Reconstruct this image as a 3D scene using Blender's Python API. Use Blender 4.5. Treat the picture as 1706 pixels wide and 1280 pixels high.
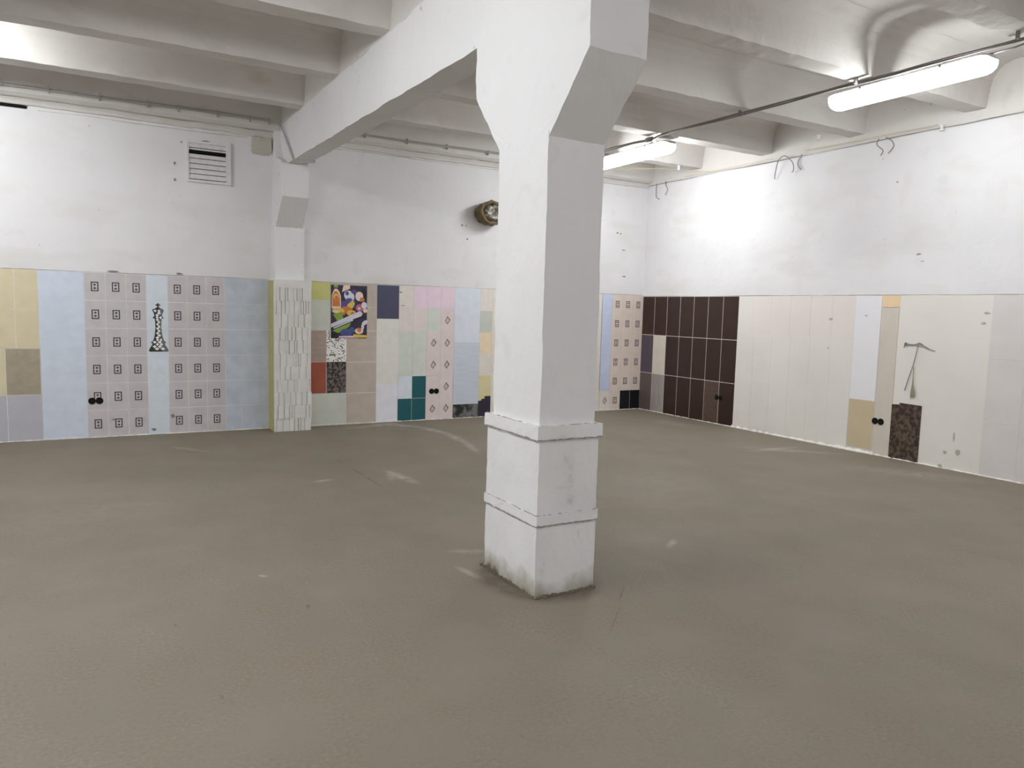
import bpy, math, random
from mathutils import Matrix, Vector, noise
random.seed(7)
S = bpy.context.scene
for o in list(bpy.data.objects): bpy.data.objects.remove(o)
COL = S.collection

# ------------------------------------------------------------ camera, world, exposure
YAW, PITCH, ROLL = 0.5216652803, 0.0975033362, 0.0265946071
f = Vector((math.sin(YAW)*math.cos(PITCH), math.cos(YAW)*math.cos(PITCH), -math.sin(PITCH)))
r = Vector((math.cos(YAW), -math.sin(YAW), 0)); u = r.cross(f)
c, s = math.cos(ROLL), math.sin(ROLL)
r, u = c*r+s*u, -s*r+c*u
cam = bpy.data.objects.new('camera', bpy.data.cameras.new('camera')); COL.objects.link(cam)
cam.matrix_world = Matrix(((r.x,u.x,-f.x,-7.6653),(r.y,u.y,-f.y,-9.2691),(r.z,u.z,-f.z,1.4999),(0,0,0,1)))
cam.data.sensor_width = 36; cam.data.lens = 1248.375/1706*36
cam.data.clip_start = .05
S.camera = cam
S.view_settings.view_transform = 'Standard'; S.view_settings.look = 'None'
S.view_settings.gamma = 1; S.view_settings.use_curve_mapping = False
S.view_settings.exposure = 0.0
w = bpy.data.worlds.new('world'); S.world = w; w.use_nodes = True
w.node_tree.nodes['Background'].inputs[0].default_value = (.6, .62, .65, 1)
w.node_tree.nodes['Background'].inputs[1].default_value = 0.0
S.cycles.use_denoising = True
S.cycles.max_bounces = 10; S.cycles.diffuse_bounces = 8
LAMP = 51.0          # emission strength of the tube lamps' diffusers
LAMP_TONE = (.955, .975, 1.0, 1)

# ------------------------------------------------------------ materials
def lin(v):
    v /= 255.; return v/12.92 if v <= .04045 else ((v+.055)/1.055)**2.4
REF = lin(197)/.80
def photo(rgb, k=1.0):
    g = sum(rgb)/3; rgb = [g+(x-g)*.85 for x in rgb]
    return tuple(min(.86, lin(x)/REF*k) for x in rgb)+(1,)
def new(name, rough=.8):
    m = bpy.data.materials.new(name); m.use_nodes = True
    n = m.node_tree.nodes; b = n['Principled BSDF']; b.inputs['Specular IOR Level'].default_value = .35
    b.inputs['Roughness'].default_value = rough
    return m, n, m.node_tree.links, b
def mix(n, l, fac, a, b, mode='MIX'):
    x = n.new('ShaderNodeMix'); x.data_type = 'RGBA'; x.blend_type = mode
    for i, v in ((0, fac), (6, a), (7, b)):
        if isinstance(v, (int, float, tuple)): x.inputs[i].default_value = v
        else: l.new(v, x.inputs[i])
    return x.outputs[2]
def noise_fac(n, l, scale, lo, hi, detail=4, stretch=None, seed=0):
    g = n.new('ShaderNodeNewGeometry')
    t = n.new('ShaderNodeTexNoise'); t.inputs['Scale'].default_value = scale; t.inputs['Detail'].default_value = detail
    mp = n.new('ShaderNodeMapping'); mp.inputs['Location'].default_value = (seed*3.1, seed*1.7, seed)
    if stretch: mp.inputs['Scale'].default_value = stretch
    l.new(g.outputs['Position'], mp.inputs[0]); l.new(mp.outputs[0], t.inputs['Vector'])
    r_ = n.new('ShaderNodeMapRange'); r_.inputs[1].default_value = lo; r_.inputs[2].default_value = hi
    l.new(t.outputs[0], r_.inputs[0]); return r_.outputs[0]
def bump(n, l, b, scale, strength, dist=.01, stretch=None):
    bp = n.new('ShaderNodeBump'); bp.inputs['Strength'].default_value = strength; bp.inputs['Distance'].default_value = dist
    l.new(noise_fac(n, l, scale, 0, 1, 6, stretch), bp.inputs['Height']); l.new(bp.outputs[0], b.inputs['Normal'])
def plaster(name, col, spot=.93, rough=.85, bstr=.35, spots=True):
    m, n, l, b = new(name, rough)
    dk = tuple(x*spot for x in col[:3])+(1,)
    o = mix(n, l, noise_fac(n, l, .9, .35, .65), col, dk)
    o = mix(n, l, noise_fac(n, l, 5, .62, .72, 5, None, 3), o, tuple(x*.93 for x in col[:3])+(1,))
    if spots:
        o = mix(n, l, noise_fac(n, l, 14, .735, .77, 3, None, 5), o, tuple(x*.62 for x in col[:3])+(1,))
    l.new(o, b.inputs['Base Color']); bump(n, l, b, 9, bstr, .012)
    return m
def tile_mat(name, rgb, var=.06, rough=.35, mottle=.94, msc=9, stretch=None):
    m, n, l, b = new(name, rough); col = photo(rgb)
    g = n.new('ShaderNodeNewGeometry')
    rr = n.new('ShaderNodeMapRange'); rr.inputs[3].default_value = 0; rr.inputs[4].default_value = 1
    l.new(g.outputs['Random Per Island'], rr.inputs[0])
    o = mix(n, l, rr.outputs[0], tuple(min(1, x*(1+var/2)) for x in col[:3])+(1,), tuple(x*(1-var/2) for x in col[:3])+(1,))
    o = mix(n, l, noise_fac(n, l, msc, .4, .65, 5, stretch), o, tuple(x*mottle for x in col[:3])+(1,))
    l.new(o, b.inputs['Base Color']); return m
def flat(name, rgb, rough=.6, metal=0, k=1.0):
    m, n, l, b = new(name, rough); c_ = photo(rgb, k)
    o = mix(n, l, noise_fac(n, l, 25, .4, .7), c_, tuple(x*.9 for x in c_[:3])+(1,))
    l.new(o, b.inputs['Base Color']); b.inputs['Metallic'].default_value = metal
    return m
def emit(name, k):
    m, n, l, b = new(name, .4)
    b.inputs['Base Color'].default_value = (.85, .85, .85, 1)
    b.inputs['Emission Color'].default_value = LAMP_TONE; b.inputs['Emission Strength'].default_value = k
    return m
M = {}
M['wall'] = plaster('white_plaster', (.78, .775, .785, 1))
def smudge(m, scale, colr, lo, hi, stretch, seed):
    n, l = m.node_tree.nodes, m.node_tree.links; b = n['Principled BSDF']; src = b.inputs['Base Color'].links[0].from_socket
    l.new(mix(n, l, noise_fac(n, l, scale, lo, hi, 5, stretch, seed), src, colr), b.inputs['Base Color'])
smudge(M['wall'], 1.3, (.70, .69, .66, 1), .52, .74, (1, 1, 2.6), 6); smudge(M['wall'], 3.1, (.72, .70, .69, 1), .60, .78, (1, 1, .5), 9)
M['ceil'] = plaster('ceiling_whitewash', (.685, .66, .628, 1), .9, .9, .4)
smudge(M['ceil'], 3.5, (.56, .53, .46, 1), .60, .80, (.5, 1, 1), 6)
M['conc'] = plaster('column_whitewash', (.78, .78, .785, 1), .95, .8, .5)

def column_material():
    m, n, l, b = new('jacket_whitewash', .75)
    base = (.79, .79, .80, 1)
    o = mix(n, l, noise_fac(n, l, 3, .4, .7), base, (.72, .72, .72, 1))
    o = mix(n, l, noise_fac(n, l, 9, .66, .74, 5, (1, 1, .5), 2), o, (.60, .59, .57, 1))
    # dirt splashed up the last few centimetres above the floor
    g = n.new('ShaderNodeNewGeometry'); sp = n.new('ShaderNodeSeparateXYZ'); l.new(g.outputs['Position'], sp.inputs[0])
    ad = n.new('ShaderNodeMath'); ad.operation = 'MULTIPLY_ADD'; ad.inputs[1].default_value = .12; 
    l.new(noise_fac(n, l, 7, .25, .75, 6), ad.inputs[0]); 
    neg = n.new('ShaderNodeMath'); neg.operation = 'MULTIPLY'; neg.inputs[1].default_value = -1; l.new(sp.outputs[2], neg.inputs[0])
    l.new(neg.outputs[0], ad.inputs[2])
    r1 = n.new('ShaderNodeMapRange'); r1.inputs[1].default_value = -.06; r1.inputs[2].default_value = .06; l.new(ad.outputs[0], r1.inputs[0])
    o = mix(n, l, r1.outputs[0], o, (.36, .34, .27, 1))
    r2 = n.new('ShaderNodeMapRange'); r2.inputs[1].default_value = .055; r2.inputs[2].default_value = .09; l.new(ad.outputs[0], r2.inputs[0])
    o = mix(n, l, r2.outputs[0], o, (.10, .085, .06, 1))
    # two grey rub marks on the near face
    for cx, cz, rx, rz, a in ((-5.45, .50, .055, .05, .55), (-5.44, .66, .03, .13, .3), (-5.47, .58, .07, .012, .4)):
        v = n.new('ShaderNodeVectorMath'); v.operation = 'SUBTRACT'; v.inputs[1].default_value = (cx, 0, cz); l.new(g.outputs['Position'], v.inputs[0])
        v2 = n.new('ShaderNodeVectorMath'); v2.operation = 'MULTIPLY'; v2.inputs[1].default_value = (1/rx, 0, 1/rz); l.new(v.outputs[0], v2.inputs[0])
        ln = n.new('ShaderNodeVectorMath'); ln.operation = 'LENGTH'; l.new(v2.outputs[0], ln.inputs[0])
        r3 = n.new('ShaderNodeMapRange'); r3.inputs[1].default_value = 1; r3.inputs[2].default_value = .2; r3.inputs[4].default_value = a; l.new(ln.outputs[1], r3.inputs[0])
        mu = n.new('ShaderNodeMath'); mu.operation = 'MULTIPLY'; l.new(r3.outputs[0], mu.inputs[0]); l.new(noise_fac(n, l, 22, .38, .72, 6), mu.inputs[1])
        o = mix(n, l, mu.outputs[0], o, (.33, .32, .31, 1))
    l.new(o, b.inputs['Base Color']); bump(n, l, b, 12, .5, .01)
    return m
M['jacket'] = column_material()

def floor_material():
    m, n, l, b = new('bare_concrete_floor', .5)
    o = mix(n, l, noise_fac(n, l, .55, .35, .65, 5), (.232, .196, .150, 1), (.205, .178, .137, 1))
    o = mix(n, l, noise_fac(n, l, 2.2, .5, .72, 6, (1, .6, 1), 4), o, (.242, .216, .172, 1))
    o = mix(n, l, noise_fac(n, l, 60, .3, .8, 3), o, (.172, .145, .106, 1))
    o = mix(n, l, noise_fac(n, l, 5.5, .45, .7, 6, (1, .5, 1), 8), o, (.198, .178, .136, 1))
    o = mix(n, l, noise_fac(n, l, 1.7, .5, .7, 4, None, 11), o, (.222, .186, .146, 1))
    o = mix(n, l, noise_fac(n, l, 26, .70, .78, 3, (1, .4, 1), 13), o, (.16, .138, .105, 1))
    g = n.new('ShaderNodeNewGeometry')
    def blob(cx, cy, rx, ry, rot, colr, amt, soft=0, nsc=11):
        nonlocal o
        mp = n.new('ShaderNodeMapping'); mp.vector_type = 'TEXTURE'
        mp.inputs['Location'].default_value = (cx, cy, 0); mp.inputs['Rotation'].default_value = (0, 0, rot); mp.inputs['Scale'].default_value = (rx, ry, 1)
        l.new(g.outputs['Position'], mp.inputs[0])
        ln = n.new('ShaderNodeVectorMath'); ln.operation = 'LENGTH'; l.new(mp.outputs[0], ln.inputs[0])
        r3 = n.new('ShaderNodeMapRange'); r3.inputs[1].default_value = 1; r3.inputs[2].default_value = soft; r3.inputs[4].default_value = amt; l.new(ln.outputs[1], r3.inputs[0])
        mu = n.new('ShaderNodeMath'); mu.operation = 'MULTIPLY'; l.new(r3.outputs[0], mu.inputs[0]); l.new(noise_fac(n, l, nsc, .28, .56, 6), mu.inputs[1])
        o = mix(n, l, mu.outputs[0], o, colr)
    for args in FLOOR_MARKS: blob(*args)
    l.new(o, b.inputs['Base Color'])
    rg = n.new('ShaderNodeMapRange'); b.inputs['Specular IOR Level'].default_value = .4; rg.inputs[3].default_value = .62; rg.inputs[4].default_value = .78
    l.new(noise_fac(n, l, 1.3, .3, .7), rg.inputs[0]); l.new(rg.outputs[0], b.inputs['Roughness'])
    bump(n, l, b, 14, .1, .004)
    return m
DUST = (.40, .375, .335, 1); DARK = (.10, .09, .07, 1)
def streak(x0, y0, x1, y1, wd, colr, amt, soft=0., nsc=11):
    return ((x0+x1)/2, (y0+y1)/2, math.hypot(x1-x0, y1-y0)/2*1.25, wd, math.atan2(y1-y0, x1-x0), colr, amt, soft, nsc)
FLOOR_MARKS = [
    streak(-4.9, -.35, -4.1, -.14, .10, DUST, .9), streak(-4.35, -.12, -3.95, -.55, .10, DUST, .9), streak(-3.98, -.5, -3.86, -1.2, .10, DUST, .95), streak(-3.87, -1.1, -3.94, -1.8, .09, DUST, .9), streak(-3.92, -1.7, -4.08, -2.4, .07, DUST, .8),
    streak(-5.26, -2.80, -5.20, -3.40, .075, DUST, 1.0), streak(-5.24, -2.83, -5.36, -3.2, .05, DUST, .8), streak(-5.99, -3.0, -5.80, -2.96, .06, DUST, .8),
    streak(-1.2, -3.41, -.35, -3.43, .07, DUST, .7), streak(-1.1, -3.2, -.3, -3.95, .12, DUST, .6), streak(-.6, -1.0, -.55, -1.9, .25, DUST, .3), streak(-.9, -4.4, -.3, -5.4, .25, DUST, .35),
    streak(-4.41, -5.69, -4.23, -5.56, .035, DUST, 1.0), streak(-5.73, -5.16, -5.50, -5.26, .06, DUST, .6), streak(-5.80, -5.42, -5.76, -5.68, .035, DUST, .8),
    streak(-6.9, -.85, -6.6, -1.25, .06, DUST, .6), streak(-6.85, -5.08, -6.81, -5.13, .02, DUST, 1.0), (-7.4, -3.2, 1.4, .5, .4, DUST, .13), (-3.2, -4.2, 1.5, .6, .9, DUST, .13),
    streak(-5.52, -2.55, -5.51, -3.55, .013, DARK, .9, .3), streak(-5.53, -2.15, -5.52, -2.32, .012, DARK, .7, .3), streak(-5.11, -6.12, -5.27, -6.28, .008, DARK, .8, .3), streak(-5.30, -6.33, -5.55, -6.57, .006, DARK, .6, .3),
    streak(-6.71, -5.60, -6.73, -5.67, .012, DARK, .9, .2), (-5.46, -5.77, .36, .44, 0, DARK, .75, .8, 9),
]
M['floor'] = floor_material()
M['grout'] = flat('white_grout', (206, 200, 192), .8)
M['grout_dk'] = flat('beige_grout', (196, 182, 170), .8)
M['black'] = flat('socket_black', (24, 22, 24), .6)
M['hole'] = flat('dark_hole', (8, 8, 8), .95)
M['cable'] = flat('grey_cable', (122, 117, 114), .6)
M['cable_lt'] = flat('light_grey_cable', (150, 147, 144), .6)
M['steel'] = flat('grey_wire', (120, 116, 116), .5)
M['chip'] = flat('chipped_plaster', (120, 110, 98), .9); M['chip_lt'] = flat('shallow_chip', (158, 152, 144), .9)
M['grille'] = flat('painted_grille_metal', (190, 188, 188), .5)
M['lump'] = plaster('cream_mortar', (.58, .55, .48, 1), .85, .95, .8)
M['emit'] = emit('lit_diffuser', LAMP)
M['housing'] = flat('lamp_housing_grey', (170, 168, 168), .5)
M['ink'] = flat('dark_print', (60, 52, 60), .5)
M['inkB'] = flat('brown_print', (80, 64, 64), .5)
M['king_dk'] = flat('chess_print_black', (45, 46, 46), .5)
M['king_md'] = flat('chess_print_grey', (92, 94, 92), .5)
M['king_lt'] = flat('chess_print_white', (205, 205, 202), .5)
M['foam'] = plaster('brown_foam', (.21, .155, .085, 1), .6, .95, 1.0)
M['foil'] = plaster('crumpled_sleeve', (.58, .56, .50, 1), .6, .5, 1.0)
M['brick'] = flat('red_brick', (120, 60, 48), .9)
M['straw'] = flat('dry_straw', (140, 132, 112), .9)
M['mortar'] = plaster('grey_mortar', (.40, .385, .35, 1), .8, .95, .8)
M['foamy'] = flat('yellow_sealant', (176, 168, 112), .9)
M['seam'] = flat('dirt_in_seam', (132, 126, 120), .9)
M['rubble'] = plaster('dirty_rubble', (.17, .145, .105, 1), .5, .95, 1.)
M['tape'] = flat('pale_band', (192, 192, 194), .8)

# ------------------------------------------------------------ mesh building
class MB:
    def __init__(self): self.v = []; self.f = []; self.m = []; self.mats = []; self.sm = []
    def mi(self, mat):
        if mat not in self.mats: self.mats.append(mat)
        return self.mats.index(mat)
    def add(self, vs, fs, mat, smooth=False):
        k = len(self.v); self.v += [tuple(p) for p in vs]; i = self.mi(mat)
        for q in fs: self.f.append([k+a for a in q]); self.m.append(i); self.sm.append(smooth)
    def box(self, x0, x1, y0, y1, z0, z1, mat):
        if x0 > x1: x0, x1 = x1, x0
        if y0 > y1: y0, y1 = y1, y0
        if z0 > z1: z0, z1 = z1, z0
        vs = [(x0,y0,z0),(x1,y0,z0),(x1,y1,z0),(x0,y1,z0),(x0,y0,z1),(x1,y0,z1),(x1,y1,z1),(x0,y1,z1)]
        self.add(vs, [(0,3,2,1),(4,5,6,7),(0,1,5,4),(1,2,6,5),(2,3,7,6),(3,0,4,7)], mat)
    def prism(self, pts, fn, d0, d1, mat):
        """pts: outline (a, b); fn(a, b, d) -> xyz; extruded from d0 to d1"""
        n = len(pts); vs = [fn(a, b, d0) for a, b in pts]+[fn(a, b, d1) for a, b in pts]
        fs = [tuple(range(n))[::-1], tuple(range(n, 2*n))]+[(i, (i+1) % n, n+(i+1) % n, n+i) for i in range(n)]
        self.add(vs, fs, mat)
    def tube(self, pts, rad, mat, seg=8, cap=True):
        pts = [Vector(p) for p in pts]; rings = []
        rads = rad if isinstance(rad, (list, tuple)) else [rad]*len(pts)
        up = None
        for i, p in enumerate(pts):
            d = (pts[min(i+1, len(pts)-1)]-pts[max(i-1, 0)]).normalized()
            if up is None: up = Vector((0, 0, 1)) if abs(d.z) < .9 else Vector((1, 0, 0))
            a = d.cross(up)
            if a.length < 1e-4: a = d.cross(Vector((0, 1, 0)))
            a.normalize(); b2 = a.cross(d).normalized(); up = b2
            rings.append([p+rads[i]*(math.cos(t)*a+math.sin(t)*b2) for t in [2*math.pi*k/seg for k in range(seg)]])
        vs = [q for rg in rings for q in rg]; fs = []
        for i in range(len(pts)-1):
            for k in range(seg):
                fs.append((i*seg+k, i*seg+(k+1) % seg, (i+1)*seg+(k+1) % seg, (i+1)*seg+k))
        if cap: fs += [tuple(range(seg)), tuple(range((len(pts)-1)*seg, len(pts)*seg))[::-1]]
        self.add(vs, fs, mat, True)
    def build(self, name, parent=None, fix=True):
        me = bpy.data.meshes.new(name); me.from_pydata(self.v, [], self.f)
        for m_ in self.mats: me.materials.append(M[m_] if isinstance(m_, str) else m_)
        for p, i, sm in zip(me.polygons, self.m, self.sm): p.material_index = i; p.use_smooth = sm
        if fix:
            import bmesh
            bm = bmesh.new(); bm.from_mesh(me); bmesh.ops.recalc_face_normals(bm, faces=bm.faces); bm.to_mesh(me); bm.free()
        o = bpy.data.objects.new(name, me); COL.objects.link(o)
        if parent is not None:
            o.parent = parent; o.matrix_parent_inverse = Matrix.Translation(-parent.location)
        return o
def rough_up(o, step=.07, amp=.004, freq=5, edge=None):
    """cut the mesh into small faces and push the points about, as hand-trowelled plaster is"""
    import bmesh
    bm = bmesh.new(); bm.from_mesh(o.data)
    for _ in range(7):
        es = [e for e in bm.edges if e.calc_length() > step]
        if not es: break
        bmesh.ops.subdivide_edges(bm, edges=es, cuts=1, use_grid_fill=True)
    bmesh.ops.triangulate(bm, faces=[x for x in bm.faces if len(x.verts) > 4])
    for v in bm.verts:
        sharp = any(len(e.link_faces) == 2 and e.calc_face_angle(0) > .5 for e in v.link_edges)
        k = amp*(1.6 if sharp else 1)
        v.co += Vector(noise.noise_vector(v.co*freq))*k + (Vector(noise.noise_vector(v.co*freq*6))*k*.8 if sharp else Vector())
    bm.to_mesh(o.data); bm.free()
def tag(o, label=None, cat=None, group=None, kind=None):
    for k, v in (('label', label), ('category', cat), ('group', group), ('kind', kind)):
        if v: o[k] = v
    return o
def empty(name, loc, label, cat, group=None):
    o = bpy.data.objects.new(name, None); COL.objects.link(o); o.location = loc; o.empty_display_size = .1
    bpy.context.view_layer.update()
    return tag(o, label, cat, group)

# ------------------------------------------------------------ room shell
XL, YR, ZT = -11.3, -14.6, 3.96      # left wall, rear wall, underside of the slab
m = MB(); m.box(XL-.3, .3, YR-.3, .3, -.15, 0, 'floor'); tag(m.build('floor'), kind='structure')
m = MB(); m.box(XL-.3, .3, 0, .25, 0, 4.1, 'wall'); wall_back = tag(m.build('wall_back'), kind='structure')
m = MB(); m.box(0, .25, YR, 0, 0, 4.1, 'wall'); wall_right = tag(m.build('wall_right'), kind='structure')
m = MB(); m.box(XL-.25, XL, YR, 0, 0, 4.1, 'wall'); tag(m.build('wall_left'), kind='structure')
m = MB(); m.box(XL-.25, .25, YR-.25, YR, 0, 4.1, 'wall'); tag(m.build('wall_rear'), kind='structure')
m = MB(); m.box(XL, 0, YR, 0, ZT, 4.1, 'ceil'); ceiling = tag(m.build('ceiling'), kind='structure')
RIBS = [-1.09, -2.325, -3.62, -4.93, -6.23, -7.52, -8.81, -10.1, -11.39, -12.68, -13.97]
BX0, BX1 = -5.605, -5.40
def rib(yc, x0, x1):
    m = MB(); zb, hb, ht = 3.57, .098, .15
    pts = [(-hb, zb), (hb, zb), (.125, 3.72), (.15, 3.82), (.185, 3.885), (.24, 3.93), (.33, ZT), (-.33, ZT), (-.24, 3.93), (-.185, 3.885), (-.15, 3.82), (-.125, 3.72)]
    m.prism([(a+yc, b) for a, b in pts], lambda a, b, d: (d, a, b), x0, x1, 'ceil')
    o = m.build('rib', ceiling); rough_up(o, .12, .004, 6); return o
for yc in RIBS:
    rib(yc, XL, BX0); rib(yc, BX1, 0)
# cross walls of the slabs on each side of the beam, and at the right-hand wall
m = MB(); m.box(BX0, BX1, YR, 0, 3.56, ZT, 'ceil'); m.build('end_strip', ceiling)
m = MB(); m.prism([(0, 3.475), (-.012, 3.475), (-.018, 3.55), (-.05, ZT), (0, ZT)], lambda a, b, d: (a, d, b), YR, 0, 'ceil'); o = m.build('wall_ledge', ceiling); rough_up(o, .2, .003)
# rib lying along the back wall, with the lower lip that the wall stops under
for x0, x1 in ((XL, BX0), (BX1, 0)):
    m = MB(); m.prism([(0, 3.50), (-.10, 3.50), (-.15, 3.53), (-.18, 3.80), (-.24, 3.92), (-.34, ZT), (0, ZT)], lambda a, b, d: (d, a, b), x0, x1, 'ceil')
    o = m.build('rib', ceiling); rough_up(o, .16, .005)
    m = MB(); m.prism([(0, 3.435), (-.02, 3.44), (-.025, 3.47), (-.045, 3.5), (0, 3.5)], lambda a, b, d: (d, a, b), x0, x1, 'ceil')
    o = m.build('ceiling_lip', ceiling); rough_up(o, .12, .006, 6)

# long beam over the column
beam = empty('ceiling_beam', (-5.5, -7.3, 3.03), 'white concrete ceiling beam running from the wall column over the free-standing column', 'beam')
m = MB(); m.prism([(0, 3.10), (-5.3, 3.03), (YR, 3.03), (YR, 3.565), (0, 3.565)], lambda a, b, d: (d, a, b), BX0, BX1, 'conc')
o = m.build('beam_body', beam); rough_up(o, .14, .004, 5)

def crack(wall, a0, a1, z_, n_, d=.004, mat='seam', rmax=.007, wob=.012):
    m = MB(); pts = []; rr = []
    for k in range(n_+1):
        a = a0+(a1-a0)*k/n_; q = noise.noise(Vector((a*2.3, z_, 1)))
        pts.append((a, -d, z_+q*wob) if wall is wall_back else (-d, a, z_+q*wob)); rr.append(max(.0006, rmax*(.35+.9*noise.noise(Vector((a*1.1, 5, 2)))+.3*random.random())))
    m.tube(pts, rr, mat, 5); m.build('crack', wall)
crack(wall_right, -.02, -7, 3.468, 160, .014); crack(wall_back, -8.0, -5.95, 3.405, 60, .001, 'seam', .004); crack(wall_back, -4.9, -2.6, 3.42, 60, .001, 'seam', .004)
crack(wall_back, -11.2, -5.73, 1.795, 120, .004, 'seam', .005, .003); crack(wall_back, -5.27, -.02, 1.795, 120, .004, 'seam', .004, .003); crack(wall_right, -.02, -7, 1.780, 120, .004, 'seam', .005, .003)

# ------------------------------------------------------------ free-standing column
colm = empty('concrete_column', (-5.455, -5.765, 0), 'whitewashed square concrete column with flared head standing alone on the floor', 'column')
m = MB(); m.box(-5.625, -5.28, -6.02, -5.51, .88, 2.40, 'conc'); o = m.build('shaft', colm); rough_up(o, .06, .003, 5)
m = MB()
m.prism([(-5.505, 2.39), (-5.205, 2.73), (-5.205, 3.03), (-5.44, 3.15), (-5.50, 3.55), (-6.05, 3.55), (-6.10, 3.14), (-6.345, 3.03), (-6.345, 2.71), (-6.02, 2.37)],
        lambda a, b, d: (d, a, b), -5.625, -5.285, 'conc')
o = m.build('column_head', colm); rough_up(o, .06, .0042, 6)
m = MB(); m.prism([(-5.645, -6.05), (-5.27, -6.05), (-5.27, -5.485), (-5.645, -5.485)], lambda a, b, d: (a, b, d), 0, .905, 'jacket'); o = m.build('jacket', colm); rough_up(o, .05, .0022, 4)
for z0, z1, t in ((.842, .912, .014), (.388, .442, .008)):
    m = MB(); m.box(-5.645-t, -5.27+t, -6.05-t, -5.485+t, z0, z1, 'jacket'); o = m.build('band', colm); rough_up(o, .04, .003, 5)
    for zz in (z0, z1):
        m = MB(); q = t+.001 if zz == z0 else .004
        loop = [(-5.645-q, -5.485), (-5.645-q, -6.05-q), (-5.27+q, -6.05-q), (-5.27+q, -5.485)]; pts = []
        for (a, b) in zip(loop, loop[1:]):
            for k in range(24): pts.append((a[0]+(b[0]-a[0])*k/24, a[1]+(b[1]-a[1])*k/24, zz+random.uniform(-.003, .003)))
        m.tube(pts, [random.uniform(.0008, .0042) for _ in pts], 'seam', 5); m.build('dirty_seam', colm)
m = MB()
for (a, b) in (((-5.65,-6.056),(-5.262,-6.056)), ((-5.65,-6.056),(-5.65,-5.47))):
    pts = []
    for k in range(41):
        t = k/40; pts.append((a[0]+(b[0]-a[0])*t+random.uniform(-.006,.006), a[1]+(b[1]-a[1])*t+random.uniform(-.006,.006), .002))
    m.tube(pts, [random.uniform(.003, .015) for _ in pts], 'rubble', 6)
m.build('base_mortar', colm)

# ------------------------------------------------------------ column built into the back wall
pil = empty('wall_column', (-5.51, -.1, 0), 'white column set against the back wall, clad below in ribbed relief tiles', 'column')
m = MB(); m.box(-5.69, -5.35, -.20, 0, 1.78, 2.46, 'conc'); o = m.build('shaft', pil); rough_up(o, .07, .004, 4)
m = MB(); m.prism([(0, 2.40), (-.2, 2.40), (-.5, 2.72), (-.5, 3.09), (-.2, 3.2), (-.1, 3.56), (0, 3.56)], lambda a, b, d: (d, a, b), -5.675, -5.37, 'conc')
o = m.build('corbel', pil); rough_up(o, .07, .004, 4)
M['relief'] = tile_mat('relief_tile', (188, 186, 183), .10, .4)
M['yell'] = tile_mat('yellow_glaze', (162, 154, 84), .06, .3)
m = MB(); m.box(-5.720, -5.292, -.285, 0, 0, 1.79, 'grout')
o = m.build('column_base', pil)
m = MB(); rows = 11; z = 0.0
m.box(-5.727, -5.287, -.297, -.285, 1.70, 1.79, 'relief')
for rw in range(rows):
    z1 = z+1.70/rows; x = -5.727
    while x < -5.287-.008:
        wd = min(random.choice((.03, .045, .06, .075)), -5.287-x); gp = random.choice((.001, .009, .010, .012))
        m.box(x, x+wd-gp, -.285, -.296-random.choice((0, .003, .006, .010)), z, z1-.0005, 'relief'); x += wd
    z = z1
tag(m.build('relief_cladding', pil), 'off-white ribbed relief tiles on the column front')
m = MB()
for k in range(6):
    m.box(-5.727, -5.720, -.28, -.004, k*.3, min(1.78, k*.3+.296), 'yell')
tag(m.build('side_tiles', pil), 'yellow glazed tiles on the column side')

# ------------------------------------------------------------ tiled lower walls
def rect(m, wall, a0, a1, z0, z1, d0, d1, mat):
    """a box on a wall: d = distance out of the wall"""
    if wall is wall_back: m.box(a0, a1, -d0, -d1, z0, z1, mat)
    else: m.box(-d0, -d1, a0, a1, z0, z1, mat)
def P3(wall, a, z, d): return (a, -d, z) if wall is wall_back else (-d, a, z)
def motif_frame(m, wall, ca, cz, d):
    w_, h_, t = .036, .051, .0115
    rect(m, wall, ca-w_, ca+w_, cz+h_-t, cz+h_, d, d+.0006, 'ink'); rect(m, wall, ca-w_, ca+w_, cz-h_, cz-h_+t, d, d+.0006, 'ink')
    rect(m, wall, ca-w_, ca-w_+t, cz-h_+t, cz+h_-t, d, d+.0006, 'ink'); rect(m, wall, ca+w_-t, ca+w_, cz-h_+t, cz+h_-t, d, d+.0006, 'ink')
    for dz in (.018, -.018):
        m.prism([(ca-.019, cz+dz), (ca-.007, cz+dz-.006), (ca, cz+dz-.015), (ca+.007, cz+dz-.006), (ca+.019, cz+dz), (ca+.007, cz+dz+.006), (ca, cz+dz+.015), (ca-.007, cz+dz+.006)],
                lambda a, b, e: P3(wall, a, b, e), d, d+.0006, 'ink')
def motif_flower(m, wall, ca, cz, d):
    def bar(a0, b0, a1, b1, t):
        dx, dz = a1-a0, b1-b0; L = math.hypot(dx, dz); nx, nz = -dz/L*t/2, dx/L*t/2
        m.prism([(ca+a0+nx, cz+b0+nz), (ca+a0-nx, cz+b0-nz), (ca+a1-nx, cz+b1-nz), (ca+a1+nx, cz+b1+nz)], lambda a, b, e: P3(wall, a, b, e), d, d+.0006, 'inkB')
    bar(-.036, -.012, -.008, .036, .009); bar(-.036, -.012, -.004, -.05, .009); bar(-.004, -.05, .022, -.012, .009)
    bar(-.006, .038, .008, .048, .018); bar(.006, .030, .030, .012, .014); bar(.030, .012, .024, -.012, .014); bar(-.014, -.012, -.004, .016, .006); bar(-.014, -.012, .006, -.026, .006)
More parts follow.
